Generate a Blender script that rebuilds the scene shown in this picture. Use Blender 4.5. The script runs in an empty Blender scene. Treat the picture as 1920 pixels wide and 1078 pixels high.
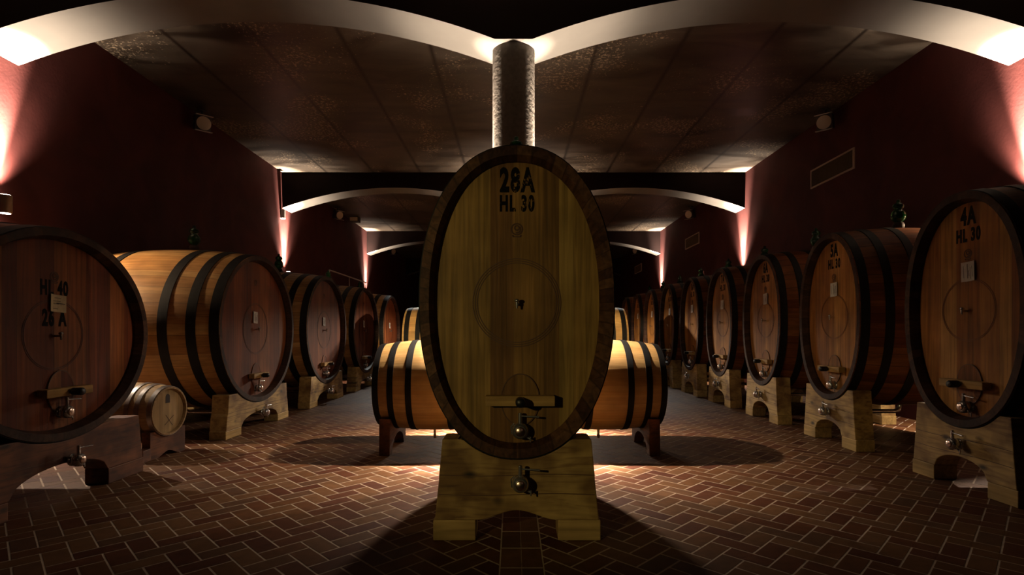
import bpy, bmesh, math, random
from mathutils import Vector, Matrix

random.seed(7)
scene = bpy.context.scene
COL = scene.collection
PI = math.pi

# ------------------------------------------------------------------ camera
cam_data = bpy.data.cameras.new('camera')
cam = bpy.data.objects.new('camera', cam_data)
COL.objects.link(cam)
cam.location = (0, 0, 1.26)
cam.rotation_euler = (PI / 2, 0, 0)
cam_data.sensor_width = 36.0
cam_data.lens = 36.0 * 1000 / 1920
cam_data.shift_x = -3 / 1920
cam_data.shift_y = 85 / 1920
cam_data.clip_end = 100
scene.camera = cam

# ------------------------------------------------------------------ world and exposure
world = bpy.data.worlds.new('cellar_world')
scene.world = world
world.use_nodes = True
world.node_tree.nodes['Background'].inputs[0].default_value = (0.0, 0.0, 0.0, 1)
world.node_tree.nodes['Background'].inputs[1].default_value = 0.0
scene.view_settings.view_transform = 'Standard'
scene.view_settings.look = 'None'
scene.view_settings.exposure = 0.0
scene.view_settings.gamma = 1.0
scene.view_settings.use_curve_mapping = False
scene.render.engine = 'CYCLES'
scene.cycles.use_denoising = True
scene.cycles.max_bounces = 10
scene.cycles.diffuse_bounces = 1
scene.cycles.sample_clamp_indirect = 4.0

# ------------------------------------------------------------------ light helpers and levels
WARM = (1.0, 0.82, 0.64)
P_WALL_UP_CORE, P_WALL_UP_MID, P_WALL_UP_WIDE = 11000, 650, 380
P_WALL_DN_CORE, P_WALL_DN_WIDE = 500, 420
P_COL_UP_CORE, P_COL_UP, P_COL_UP_WIDE = 1300, 500, 320
P_COL_DN, P_COL_DN_MID, P_COL_DN_WIDE = 9500, 950, 45


def spot(name, loc, target, power, angle, blend=0.6, color=WARM, radius=0.03, bounces=8):
    l = bpy.data.lights.new(name, 'SPOT')
    l.energy = power
    l.color = color
    l.spot_size = math.radians(angle)
    l.spot_blend = blend
    l.shadow_soft_size = radius
    l.cycles.max_bounces = bounces
    o = bpy.data.objects.new(name, l)
    COL.objects.link(o)
    o.location = loc
    d = Vector(target) - Vector(loc)
    o.rotation_euler = d.to_track_quat('-Z', 'Y').to_euler()
    return o


# unseen fill spots added behind the camera for the nearest casks
spot('front_cask_fill', (-2.3, -0.6, 1.75), (-0.03, 3.2, 1.20), 118, 36, 0.4, (1.0, 0.80, 0.36), 0.05)
spot('front_aisle_fill', (-2.6, -0.9, 2.0), (3.6, 5.2, 1.45), 5, 46, 0.9, (1.0, 0.68, 0.42), 0.08)  # faint added fill for the right row heads
spot('front_aisle_fill', (1.6, -0.6, 2.0), (-3.4, 6.5, 1.2), 4, 52, 0.9, (1.0, 0.55, 0.36), 0.08)  # faint added fill for the left row heads
# cool fill spots added far down the aisle, with no fitting there
spot('far_aisle_fill', (-2.9, 18.6, 4.9), (-2.3, 11.0, 0.0), 1300, 23, 1.0, (0.96, 0.98, 0.92), 0.15)
spot('far_aisle_fill', (2.9, 18.6, 4.9), (2.5, 11.0, 0.0), 1300, 23, 1.0, (0.96, 0.98, 0.92), 0.15)


# ------------------------------------------------------------------ node helpers
def new_mat(name):
    m = bpy.data.materials.new(name)
    m.use_nodes = True
    nt = m.node_tree
    return m, nt, nt.nodes['Principled BSDF']


def N(nt, kind, **kw):
    n = nt.nodes.new(kind)
    for k, v in kw.items():
        setattr(n, k, v)
    return n


def ramp(nt, stops, interp='LINEAR'):
    r = nt.nodes.new('ShaderNodeValToRGB')
    r.color_ramp.interpolation = interp
    els = r.color_ramp.elements
    while len(els) < len(stops):
        els.new(0.5)
    for e, (p, c) in zip(els, stops):
        e.position = p
        e.color = (c[0], c[1], c[2], 1)
    return r


def mathn(nt, op, a, b=None):
    n = nt.nodes.new('ShaderNodeMath')
    n.operation = op
    for i, v in enumerate((a, b)):
        if v is None:
            continue
        if isinstance(v, (int, float)):
            n.inputs[i].default_value = v
        else:
            nt.links.new(v, n.inputs[i])
    return n.outputs[0]


def mixc(nt, fac, a, b, mode='MIX'):
    n = nt.nodes.new('ShaderNodeMix')
    n.data_type = 'RGBA'
    n.blend_type = mode
    for s, v in ((n.inputs[0], fac), (n.inputs[6], a), (n.inputs[7], b)):
        if isinstance(v, (int, float)):
            s.default_value = v
        elif isinstance(v, tuple):
            s.default_value = (v[0], v[1], v[2], 1)
        else:
            nt.links.new(v, s)
    return n.outputs[2]


def plain(name, color, rough=0.6, metal=0.0, noise=0.0, nscale=12.0, bump=0.0, spec=0.5):
    m, nt, b = new_mat(name)
    b.inputs['Roughness'].default_value = rough
    b.inputs['Metallic'].default_value = metal
    b.inputs['Specular IOR Level'].default_value = spec
    if noise or bump:
        tc = N(nt, 'ShaderNodeTexCoord')
        no = N(nt, 'ShaderNodeTexNoise')
        no.inputs['Scale'].default_value = nscale
        no.inputs['Detail'].default_value = 6
        nt.links.new(tc.outputs['Object'], no.inputs['Vector'])
        lo = tuple(c * (1 - noise) for c in color)
        hi = tuple(min(1, c * (1 + noise)) for c in color)
        r = ramp(nt, [(0.3, lo), (0.7, hi)])
        nt.links.new(no.outputs['Fac'], r.inputs[0])
        nt.links.new(r.outputs[0], b.inputs['Base Color'])
        if bump:
            bp = N(nt, 'ShaderNodeBump')
            bp.inputs['Strength'].default_value = bump
            bp.inputs['Distance'].default_value = 0.02
            nt.links.new(no.outputs['Fac'], bp.inputs['Height'])
            nt.links.new(bp.outputs[0], b.inputs['Normal'])
    else:
        b.inputs['Base Color'].default_value = (*color, 1)
    return m


def plank_wood(name, mode, width, stops, grain=0.35, rough=0.55, seam=0.035, off=0.0, boards=None):
    """mode 'x': vertical boards side by side along local X; 'ang': staves around the local Y axis;
    'z': horizontal boards stacked along local Z."""
    m, nt, b = new_mat(name)
    L = nt.links
    tc = N(nt, 'ShaderNodeTexCoord')
    sep = N(nt, 'ShaderNodeSeparateXYZ')
    L.new(tc.outputs['Object'], sep.inputs[0])
    info = N(nt, 'ShaderNodeObjectInfo')
    if mode == 'x':
        u, along = sep.outputs[0], sep.outputs[2]
        gs = (34, 34, 1.4)
    elif mode == 'z':
        u, along = sep.outputs[2], sep.outputs[0]
        gs = (1.6, 30, 22)
    else:
        u = mathn(nt, 'ARCTAN2', sep.outputs[0], sep.outputs[2])
        along = sep.outputs[1]
        gs = (26, 1.4, 26)
    # slightly uneven board widths
    w1 = mathn(nt, 'MULTIPLY', mathn(nt, 'SINE', mathn(nt, 'MULTIPLY', u, 2.3 / width)), 0.16)
    c = mathn(nt, 'ADD', mathn(nt, 'ADD', mathn(nt, 'DIVIDE', u, width), w1), off)
    fl = mathn(nt, 'FLOOR', c)
    fr = mathn(nt, 'FRACT', c)
    seed = mathn(nt, 'ADD', mathn(nt, 'MULTIPLY', fl, 1.37),
                 mathn(nt, 'MULTIPLY', info.outputs['Random'], 53.0))
    wn = N(nt, 'ShaderNodeTexWhiteNoise', noise_dimensions='1D')
    if boards:
        # a given list of boards: (right edge in m, colour)
        edges = [(0.0, boards[0][1])] + [((boards[i][0] + 0.7) / 1.4, boards[i + 1][1]) for i in range(len(boards) - 1)]
        r = ramp(nt, edges, 'CONSTANT')
        L.new(mathn(nt, 'DIVIDE', mathn(nt, 'ADD', u, 0.7), 1.4), r.inputs[0])
        bw = N(nt, 'ShaderNodeRGBToBW')
        L.new(r.outputs[0], bw.inputs[0])
        L.new(mathn(nt, 'MULTIPLY', bw.outputs[0], 91.0), wn.inputs['W'])
    else:
        L.new(seed, wn.inputs['W'])
        r = ramp(nt, stops)
        L.new(wn.outputs['Value'], r.inputs[0])
    # grain
    mp = N(nt, 'ShaderNodeMapping')
    mp.inputs['Scale'].default_value = gs
    L.new(tc.outputs['Object'], mp.inputs[0])
    comb = N(nt, 'ShaderNodeCombineXYZ')
    L.new(mathn(nt, 'MULTIPLY', wn.outputs['Value'], 40.0), comb.inputs[0])
    L.new(mathn(nt, 'MULTIPLY', wn.outputs['Value'], 17.0), comb.inputs[1])
    L.new(mathn(nt, 'MULTIPLY', wn.outputs['Value'], 29.0), comb.inputs[2])
    L.new(comb.outputs[0], mp.inputs['Location'])
    no = N(nt, 'ShaderNodeTexNoise')
    no.inputs['Scale'].default_value = 1.0
    no.inputs['Detail'].default_value = 7
    no.inputs['Distortion'].default_value = 0.6
    L.new(mp.outputs[0], no.inputs['Vector'])
    gr = ramp(nt, [(0.33, (1 - grain,) * 3), (0.66, (1 + grain * 0.35,) * 3)])
    L.new(no.outputs['Fac'], gr.inputs[0])
    col = mixc(nt, 1.0, r.outputs[0], gr.outputs[0], 'MULTIPLY')
    # broad weathering blotches
    n2 = N(nt, 'ShaderNodeTexNoise')
    n2.inputs['Scale'].default_value = 2.6
    n2.inputs['Detail'].default_value = 4
    L.new(tc.outputs['Object'], n2.inputs['Vector'])
    bl = ramp(nt, [(0.35, (0.72, 0.70, 0.68)), (0.62, (1.06, 1.06, 1.04))])
    L.new(n2.outputs['Fac'], bl.inputs[0])
    col = mixc(nt, 1.0, col, bl.outputs[0], 'MULTIPLY')
    # dark joints between boards
    e = mathn(nt, 'MINIMUM', fr, mathn(nt, 'SUBTRACT', 1.0, fr))
    j = mathn(nt, 'LESS_THAN', e, seam)
    col = mixc(nt, mathn(nt, 'MULTIPLY', j, 0.55), col, (0.025, 0.012, 0.006))
    L.new(col, b.inputs['Base Color'])
    b.inputs['Roughness'].default_value = rough
    b.inputs['Specular IOR Level'].default_value = 0.22
    bp = N(nt, 'ShaderNodeBump')
    bp.inputs['Strength'].default_value = 0.25
    bp.inputs['Distance'].default_value = 0.01
    L.new(no.outputs['Fac'], bp.inputs['Height'])
    L.new(bp.outputs[0], b.inputs['Normal'])
    return m


def knotty_wood(name, base, dark, rough=0.65):
    m, nt, b = new_mat(name)
    L = nt.links
    tc = N(nt, 'ShaderNodeTexCoord')
    info = N(nt, 'ShaderNodeObjectInfo')
    off = N(nt, 'ShaderNodeVectorMath', operation='ADD')
    comb = N(nt, 'ShaderNodeCombineXYZ')
    for i, k in enumerate((31.0, 17.0, 23.0)):
        L.new(mathn(nt, 'MULTIPLY', info.outputs['Random'], k), comb.inputs[i])
    L.new(tc.outputs['Object'], off.inputs[0])
    L.new(comb.outputs[0], off.inputs[1])
    mp = N(nt, 'ShaderNodeMapping')
    mp.inputs['Scale'].default_value = (2.2, 9, 20)
    L.new(off.outputs[0], mp.inputs[0])
    no = N(nt, 'ShaderNodeTexNoise')
    no.inputs['Scale'].default_value = 1.2
    no.inputs['Detail'].default_value = 7
    no.inputs['Distortion'].default_value = 1.2
    L.new(mp.outputs[0], no.inputs['Vector'])
    r = ramp(nt, [(0.30, dark), (0.50, base), (0.75, tuple(min(1, c * 1.25) for c in base))])
    L.new(no.outputs['Fac'], r.inputs[0])
    # knots
    mk = N(nt, 'ShaderNodeMapping')
    mk.inputs['Scale'].default_value = (3.4, 0.0, 6.8)
    L.new(off.outputs[0], mk.inputs[0])
    vo = N(nt, 'ShaderNodeTexVoronoi')
    vo.inputs['Scale'].default_value = 1.0
    L.new(mk.outputs[0], vo.inputs['Vector'])
    kr = ramp(nt, [(0.06, (1, 1, 1)), (0.20, (0, 0, 0))])
    L.new(vo.outputs['Distance'], kr.inputs[0])
    col = mixc(nt, mathn(nt, 'MULTIPLY', kr.outputs[0], 0.95), r.outputs[0], (0.025, 0.015, 0.008))
    n2 = N(nt, 'ShaderNodeTexNoise')
    n2.inputs['Scale'].default_value = 3.4
    n2.inputs['Detail'].default_value = 3
    L.new(off.outputs[0], n2.inputs['Vector'])
    bl = ramp(nt, [(0.38, (0.42, 0.34, 0.28)), (0.58, (1.08, 1.08, 1.0))])
    L.new(n2.outputs['Fac'], bl.inputs[0])
    col = mixc(nt, 1.0, col, bl.outputs[0], 'MULTIPLY')
    L.new(col, b.inputs['Base Color'])
    b.inputs['Roughness'].default_value = rough
    return m


# ------------------------------------------------------------------ materials
M = {}
M['head'] = plank_wood('oak_head_boards', 'x', 0.13,
                       [(0.0, (0.20, 0.095, 0.030)), (0.35, (0.33, 0.175, 0.055)), (0.7, (0.42, 0.245, 0.080)),
                        (1.0, (0.50, 0.31, 0.11))], grain=0.42, seam=0.012)
O1, O2, O3 = (0.36, 0.215, 0.062), (0.41, 0.26, 0.078), (0.33, 0.195, 0.055)
M['head_center'] = plank_wood('olive_oak_head_boards', 'x', 5.0, [], grain=0.45, seam=0.0, boards=[
    (-0.37, O3), (-0.165, O1), (-0.023, (0.215, 0.105, 0.034)), (0.157, (0.29, 0.155, 0.046)), (0.26, (0.225, 0.118, 0.036)),
    (0.35, O2), (0.48, O1), (0.7, O3)])
M['head_amber'] = plank_wood('amber_oak_head_boards', 'x', 0.13,
                       [(0.0, (0.25, 0.088, 0.020)), (0.35, (0.37, 0.150, 0.034)), (0.7, (0.45, 0.200, 0.050)),
                        (1.0, (0.56, 0.290, 0.080))], grain=0.42, seam=0.012)
M['stave_new'] = plank_wood('new_oak_staves', 'ang', 0.10,
                        [(0.0, (0.56, 0.32, 0.115)), (1.0, (0.64, 0.39, 0.155))],
                        grain=0.16, rough=0.5, seam=0.008)
M['head_red'] = plank_wood('dimmed_red_head_boards', 'x', 0.14,  # left row's dimness and red bounce put into the colour
                           [(0.0, (0.105, 0.022, 0.009)), (0.4, (0.17, 0.042, 0.014)), (0.75, (0.22, 0.062, 0.020)),
                            (1.0, (0.30, 0.105, 0.033))], grain=0.42, seam=0.014)
M['stave'] = plank_wood('oak_staves', 'ang', 0.11,
                        [(0.0, (0.42, 0.20, 0.065)), (0.5, (0.55, 0.29, 0.10)), (1.0, (0.64, 0.38, 0.15))],
                        grain=0.28, rough=0.5, seam=0.02)
M['stave_dark'] = plank_wood('shaded_oak_staves', 'ang', 0.13,  # darkened oak, shade on the cask bodies put into the colour
                             [(0.0, (0.14, 0.036, 0.013)), (0.5, (0.22, 0.068, 0.020)), (1.0, (0.31, 0.115, 0.034))],
                             grain=0.35, rough=0.55, seam=0.03)
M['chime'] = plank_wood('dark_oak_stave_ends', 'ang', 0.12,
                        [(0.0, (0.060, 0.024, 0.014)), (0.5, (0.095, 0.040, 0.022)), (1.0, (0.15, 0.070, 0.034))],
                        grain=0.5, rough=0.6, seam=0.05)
M['chime_dark'] = plank_wood('darker_stave_ends', 'ang', 0.12,  # darker copy of the stave ends for the row casks
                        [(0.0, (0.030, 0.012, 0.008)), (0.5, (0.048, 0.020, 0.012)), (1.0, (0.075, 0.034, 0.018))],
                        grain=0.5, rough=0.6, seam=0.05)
M['pale_stave'] = plank_wood('pale_oak_staves', 'ang', 0.17,
                             [(0.0, (0.50, 0.32, 0.15)), (1.0, (0.62, 0.42, 0.21))], grain=0.25, seam=0.02)
M['pale_head'] = plank_wood('pale_oak_head', 'x', 0.09,
                            [(0.0, (0.52, 0.34, 0.15)), (1.0, (0.66, 0.46, 0.22))], grain=0.25, seam=0.012)
M['cradle'] = knotty_wood('knotty_pine', (0.42, 0.27, 0.095), (0.24, 0.13, 0.045))
M['cradle_red'] = knotty_wood('reddish_pine', (0.20, 0.070, 0.028), (0.095, 0.030, 0.013))
M['foot'] = plank_wood('pine_foot_block', 'z', 0.5,
                       [(0.0, (0.46, 0.29, 0.10)), (1.0, (0.54, 0.36, 0.14))], grain=0.35, seam=0.0)
M['bar'] = plank_wood('light_oak_bar', 'z', 0.5,
                      [(0.0, (0.44, 0.26, 0.085)), (1.0, (0.50, 0.31, 0.11))], grain=0.3, seam=0.0)
M['hoop'] = plain('black_iron_hoop', (0.007, 0.006, 0.006), 0.6, 0.0, 0.4, 20, 0, 0.25)
M['galv'] = plain('galvanised_hoop', (0.42, 0.39, 0.36), 0.35, 0.9, 0.2, 20)
M['chrome'] = plain('polished_steel', (0.60, 0.60, 0.60), 0.24, 0.9)
M['copper'] = plain('brushed_valve_cap', (0.75, 0.56, 0.46), 0.28, 1.0)
M['black'] = plain('black_plastic', (0.010, 0.010, 0.010), 0.4)
M['groove'] = plain('carved_groove', (0.10, 0.045, 0.020), 0.6)
M['groove_amber'] = plain('carved_groove_amber', (0.17, 0.062, 0.018), 0.6)
M['groove_red'] = plain('carved_groove_red', (0.075, 0.020, 0.008), 0.6)
M['paper'] = plain('white_paper', (0.80, 0.76, 0.70), 0.8, 0, 0.06, 30)
M['paper_old'] = plain('cream_paper', (0.74, 0.60, 0.36), 0.8, 0, 0.10, 30)
M['ink'] = plain('printed_ink', (0.06, 0.05, 0.05), 0.8)
M['rubber'] = plain('brown_bung', (0.03, 0.012, 0.008), 0.7)
M['lamp_body'] = plain('bronze_lamp_body', (0.19, 0.13, 0.09), 0.5, 0.2, 0.1, 20)
M['white_metal'] = plain('white_box_finish', (0.72, 0.68, 0.63), 0.45)  # for the added glowing box under the second arch
M['spot_grey'] = plain('grey_spotlight_housing', (0.10, 0.085, 0.075), 0.5, 0.3)
M['vent_frame'] = plain('beige_vent_frame', (0.62, 0.47, 0.36), 0.5)
M['vent_slat'] = plain('bronze_vent_slats', (0.20, 0.125, 0.07), 0.5)
M['rail'] = plain('steel_rail', (0.70, 0.62, 0.55), 0.3, 0.6)
M['bronze_tap'] = plain('brass_tap', (0.42, 0.34, 0.22), 0.35, 0.8)


def paint_mat(name, wear, uneven=False):
    """black stencil paint, worn through to the board along the grain"""
    m, nt, b = new_mat(name)
    L = nt.links
    b.inputs['Base Color'].default_value = (0.004, 0.003, 0.003, 1)
    b.inputs['Specular IOR Level'].default_value = 0.1
    b.inputs['Roughness'].default_value = 0.7
    tc = N(nt, 'ShaderNodeTexCoord')
    mp = N(nt, 'ShaderNodeMapping')
    mp.inputs['Scale'].default_value = (260, 90, 60)
    L.new(tc.outputs['Object'], mp.inputs[0])
    no = N(nt, 'ShaderNodeTexNoise')
    no.inputs['Scale'].default_value = 1.0
    no.inputs['Detail'].default_value = 5
    L.new(mp.outputs[0], no.inputs['Vector'])
    n2 = N(nt, 'ShaderNodeTexNoise')
    n2.inputs['Scale'].default_value = 24
    L.new(tc.outputs['Object'], n2.inputs['Vector'])
    s = mathn(nt, 'ADD', no.outputs['Fac'], mathn(nt, 'MULTIPLY', n2.outputs['Fac'], 0.7))
    r = ramp(nt, [(0.5, (1, 1, 1)), (0.62, (0, 0, 0))])
    w = mathn(nt, 'ADD', mathn(nt, 'SUBTRACT', s, 0.85), wear)
    if uneven:
        sx = N(nt, 'ShaderNodeSeparateXYZ')
        L.new(tc.outputs['Object'], sx.inputs[0])
        mr = N(nt, 'ShaderNodeMapRange')
        mr.inputs['From Min'].default_value = -0.055
        mr.inputs['From Max'].default_value = 0.0
        mr.inputs['To Min'].default_value = -0.12
        mr.inputs['To Max'].default_value = 0.005
        L.new(sx.outputs[0], mr.inputs['Value'])
        w = mathn(nt, 'ADD', w, mr.outputs[0])
    L.new(w, r.inputs[0])
    L.new(r.outputs[0], b.inputs['Alpha'])
    return m


M['paint_worn'] = paint_mat('worn_stencil_paint', 0.485, True)
M['paint'] = paint_mat('stencil_paint', 0.30)
M['stamp'] = plain('burnt_stamp', (0.075, 0.03, 0.014), 0.7)


def emit(name, color, strength):
    m, nt, b = new_mat(name)
    b.inputs['Base Color'].default_value = (0.8, 0.8, 0.8, 1)
    b.inputs['Emission Color'].default_value = (*color, 1)
    b.inputs['Emission Strength'].default_value = strength
    return m


M['lens_lit'] = emit('lit_lamp_lens', (1.0, 0.86, 0.70), 14.0)
M['lens_off'] = plain('spotlight_glass', (0.85, 0.72, 0.56), 0.12)

# green glass
m, nt, b = new_mat('green_glass')
b.inputs['Base Color'].default_value = (0.02, 0.14, 0.035, 1)
b.inputs['Roughness'].default_value = 0.04
b.inputs['IOR'].default_value = 1.5
b.inputs['Transmission Weight'].default_value = 0.75
M['glass'] = m

# red plaster walls
m, nt, b = new_mat('burgundy_plaster')
tc = N(nt, 'ShaderNodeTexCoord')
no = N(nt, 'ShaderNodeTexNoise')
no.inputs['Scale'].default_value = 1.6
no.inputs['Detail'].default_value = 8
no.inputs['Distortion'].default_value = 0.8
nt.links.new(tc.outputs['Object'], no.inputs['Vector'])
r = ramp(nt, [(0.3, (0.056, 0.0105, 0.0092)), (0.7, (0.088, 0.0195, 0.0165))])
nt.links.new(no.outputs['Fac'], r.inputs[0])
nt.links.new(r.outputs[0], b.inputs['Base Color'])
b.inputs['Roughness'].default_value = 0.72
b.inputs['Specular IOR Level'].default_value = 0.3
n3 = N(nt, 'ShaderNodeTexNoise')
n3.inputs['Scale'].default_value = 28
n3.inputs['Detail'].default_value = 5
nt.links.new(tc.outputs['Object'], n3.inputs['Vector'])
bp = N(nt, 'ShaderNodeBump')
bp.inputs['Strength'].default_value = 0.12
bp.inputs['Distance'].default_value = 0.01
nt.links.new(n3.outputs['Fac'], bp.inputs['Height'])
nt.links.new(bp.outputs[0], b.inputs['Normal'])
M['wall'] = m

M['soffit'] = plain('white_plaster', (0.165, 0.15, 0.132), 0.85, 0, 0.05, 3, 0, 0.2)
M['beam_face'] = plain('unlit_beam_face', (0.016, 0.006, 0.005), 0.8, 0, 0.2, 2, 0, 0.2)  # near-black colour carries the shade on the unlit beam faces
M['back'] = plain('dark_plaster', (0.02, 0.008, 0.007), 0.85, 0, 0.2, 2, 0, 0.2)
M['column'] = plain('rough_column_plaster', (0.26, 0.225, 0.19), 0.9, 0, 0.15, 22, 0.3, 0.2)

# dark polished ceiling panels with pale efflorescence
m, nt, b = new_mat('dark_ceiling_concrete')
L = nt.links
tc = N(nt, 'ShaderNodeTexCoord')
sep = N(nt, 'ShaderNodeSeparateXYZ')
L.new(tc.outputs['Object'], sep.inputs[0])
mp = N(nt, 'ShaderNodeMapping')
mp.inputs['Scale'].default_value = (0.55, 1.5, 1)
L.new(tc.outputs['Object'], mp.inputs[0])
no = N(nt, 'ShaderNodeTexNoise')
no.inputs['Scale'].default_value = 1.5
no.inputs['Detail'].default_value = 9
no.inputs['Distortion'].default_value = 1.0
L.new(mp.outputs[0], no.inputs['Vector'])
r = ramp(nt, [(0.32, (0.030, 0.020, 0.014)), (0.52, (0.088, 0.066, 0.048)), (0.72, (0.135, 0.107, 0.082))])
L.new(no.outputs['Fac'], r.inputs[0])
sp = N(nt, 'ShaderNodeTexNoise')
sp.inputs['Scale'].default_value = 20
sp.inputs['Detail'].default_value = 6
sp.inputs['Roughness'].default_value = 0.75
L.new(tc.outputs['Object'], sp.inputs['Vector'])
area = N(nt, 'ShaderNodeTexNoise')
area.inputs['Scale'].default_value = 0.7
area.inputs['Detail'].default_value = 3
L.new(tc.outputs['Object'], area.inputs['Vector'])
ar = ramp(nt, [(0.42, (0, 0, 0)), (0.60, (0.16, 0.16, 0.16))])
L.new(area.outputs['Fac'], ar.inputs[0])
sr = ramp(nt, [(0.69, (0, 0, 0)), (0.73, (1, 1, 1))])
L.new(mathn(nt, 'ADD', sp.outputs['Fac'], ar.outputs[0]), sr.inputs[0])
col = mixc(nt, mathn(nt, 'MULTIPLY', sr.outputs[0], 0.85), r.outputs[0], (0.60, 0.46, 0.31))
# panel joints every 1.17 m
fr = mathn(nt, 'FRACT', mathn(nt, 'ADD', mathn(nt, 'DIVIDE', sep.outputs[0], 1.17), 100.0))
e = mathn(nt, 'MINIMUM', fr, mathn(nt, 'SUBTRACT', 1.0, fr))
jn = ramp(nt, [(0.004, (1, 1, 1)), (0.045, (0, 0, 0))])
L.new(e, jn.inputs[0])
col = mixc(nt, mathn(nt, 'MULTIPLY', jn.outputs[0], 0.9), col, (0.012, 0.006, 0.004))
L.new(col, b.inputs['Base Color'])
rr = ramp(nt, [(0.3, (0.34,) * 3), (0.7, (0.5,) * 3)])
L.new(no.outputs['Fac'], rr.inputs[0])
L.new(rr.outputs[0], b.inputs['Roughness'])
M['ceiling'] = m

# terracotta tile and grout
m, nt, b = new_mat('terracotta_tile')
L = nt.links
geo = N(nt, 'ShaderNodeNewGeometry')
r = ramp(nt, [(0.0, (0.070, 0.021, 0.010)), (0.3, (0.105, 0.036, 0.015)), (0.6, (0.120, 0.052, 0.019)),
              (0.85, (0.145, 0.068, 0.030)), (1.0, (0.085, 0.039, 0.020))])
L.new(geo.outputs['Random Per Island'], r.inputs[0])
tc = N(nt, 'ShaderNodeTexCoord')
no = N(nt, 'ShaderNodeTexNoise')
no.inputs['Scale'].default_value = 14
no.inputs['Detail'].default_value = 6
L.new(tc.outputs['Object'], no.inputs['Vector'])
g = ramp(nt, [(0.3, (0.78,) * 3), (0.7, (1.12,) * 3)])
L.new(no.outputs['Fac'], g.inputs[0])
L.new(mixc(nt, 1.0, r.outputs[0], g.outputs[0], 'MULTIPLY'), b.inputs['Base Color'])
b.inputs['Roughness'].default_value = 0.55
b.inputs['Specular IOR Level'].default_value = 0.15
bp = N(nt, 'ShaderNodeBump')
bp.inputs['Strength'].default_value = 0.12
bp.inputs['Distance'].default_value = 0.01
L.new(no.outputs['Fac'], bp.inputs['Height'])
L.new(bp.outputs[0], b.inputs['Normal'])
M['tile'] = m
M['grout'] = plain('pale_grout', (0.48, 0.36, 0.26), 0.85, 0, 0.15, 20)


# ------------------------------------------------------------------ mesh builder
class MB:
    def __init__(s):
        s.v, s.f, s.mi, s.sm = [], [], [], []

    def add(s, verts, faces, mi=0, smooth=False):
        o = len(s.v)
        s.v += [tuple(p) for p in verts]
        for f in faces:
            s.f.append([i + o for i in f])
            s.mi.append(mi)
            s.sm.append(smooth)

    def box(s, c, size, mi=0, mat=None):
        x, y, z = (d / 2 for d in size)
        vs = [Vector((a, b_, c_)) for a in (-x, x) for b_ in (-y, y) for c_ in (-z, z)]
        if mat:
            vs = [mat @ p for p in vs]
        vs = [p + Vector(c) for p in vs]
        s.add(vs, [(0, 1, 3, 2), (4, 6, 7, 5), (0, 4, 5, 1), (2, 3, 7, 6), (0, 2, 6, 4), (1, 5, 7, 3)], mi)

    def prism(s, poly, y0, y1, mi=0, poly_back=None):
        """poly of (x, z), extruded along y; poly_back gives a different outline at y1"""
        n = len(poly)
        pb = poly_back or poly
        vs = [(x, y0, z) for x, z in poly] + [(x, y1, z) for x, z in pb]
        fs = [list(range(n)), list(range(2 * n - 1, n - 1, -1))]
        fs += [(i, i + n, (i + 1) % n + n, (i + 1) % n) for i in range(n)]
        s.add(vs, fs, mi)

    def tube(s, pts, r, n=12, mi=0, cap=True):
        pts = [Vector(p) for p in pts]
        rs = r if isinstance(r, (list, tuple)) else [r] * len(pts)
        rings = []
        up = None
        for i, p in enumerate(pts):
            a = pts[max(i - 1, 0)]
            b_ = pts[min(i + 1, len(pts) - 1)]
            d = (b_ - a).normalized()
            if up is None:
                up = Vector((0, 0, 1)) if abs(d.z) < 0.9 else Vector((1, 0, 0))
            x = up.cross(d)
            if x.length < 1e-4:
                x = Vector((0, 1, 0)).cross(d)
            x.normalize()
            up = d.cross(x).normalized()
            rings.append([p + (x * math.cos(2 * PI * k / n) + up * math.sin(2 * PI * k / n)) * rs[i] for k in range(n)])
        vs = [q for ring in rings for q in ring]
        fs = []
        for i in range(len(pts) - 1):
            for k in range(n):
                fs.append((i * n + k, i * n + (k + 1) % n, (i + 1) * n + (k + 1) % n, (i + 1) * n + k))
        s.add(vs, fs, mi, True)
        if cap:
            s.add(rings[0], [list(range(n - 1, -1, -1))], mi)
            s.add(rings[-1], [list(range(n))], mi)

    def lathe(s, prof, mat=None, n=20, mi=0):
        """prof of (r, z) turned around local z"""
        mat = mat or Matrix()
        vs = []
        for r_, z in prof:
            for k in range(n):
                a = 2 * PI * k / n
                vs.append(mat @ Vector((r_ * math.cos(a), r_ * math.sin(a), z)))
        fs = []
        for i in range(len(prof) - 1):
            for k in range(n):
                fs.append((i * n + k, i * n + (k + 1) % n, (i + 1) * n + (k + 1) % n, (i + 1) * n + k))
        s.add(vs, fs, mi, True)
        s.add(vs[:n], [list(range(n - 1, -1, -1))], mi)
        s.add(vs[-n:], [list(range(n))], mi)

    def mesh(s, name, mats):
        me = bpy.data.meshes.new(name)
        me.from_pydata(s.v, [], s.f)
        for m_ in (mats if isinstance(mats, (list, tuple)) else [mats]):
            me.materials.append(m_)
        me.polygons.foreach_set('material_index', s.mi)
        me.polygons.foreach_set('use_smooth', s.sm)
        me.update()
        return me


def fix_normals(me):
    bm = bmesh.new()
    bm.from_mesh(me)
    bmesh.ops.recalc_face_normals(bm, faces=bm.faces)
    bm.to_mesh(me)
    bm.free()


def link(name, me, parent=None, loc=(0, 0, 0), rot=(0, 0, 0), bevel=0.0):
    o = bpy.data.objects.new(name, me)
    COL.objects.link(o)
    o.location = loc
    o.rotation_euler = rot
    if parent:
        o.parent = parent
    if bevel:
        bv = o.modifiers.new('bevel', 'BEVEL')
        bv.width = bevel
        bv.segments = 2
        bv.limit_method = 'ANGLE'
    return o


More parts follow.
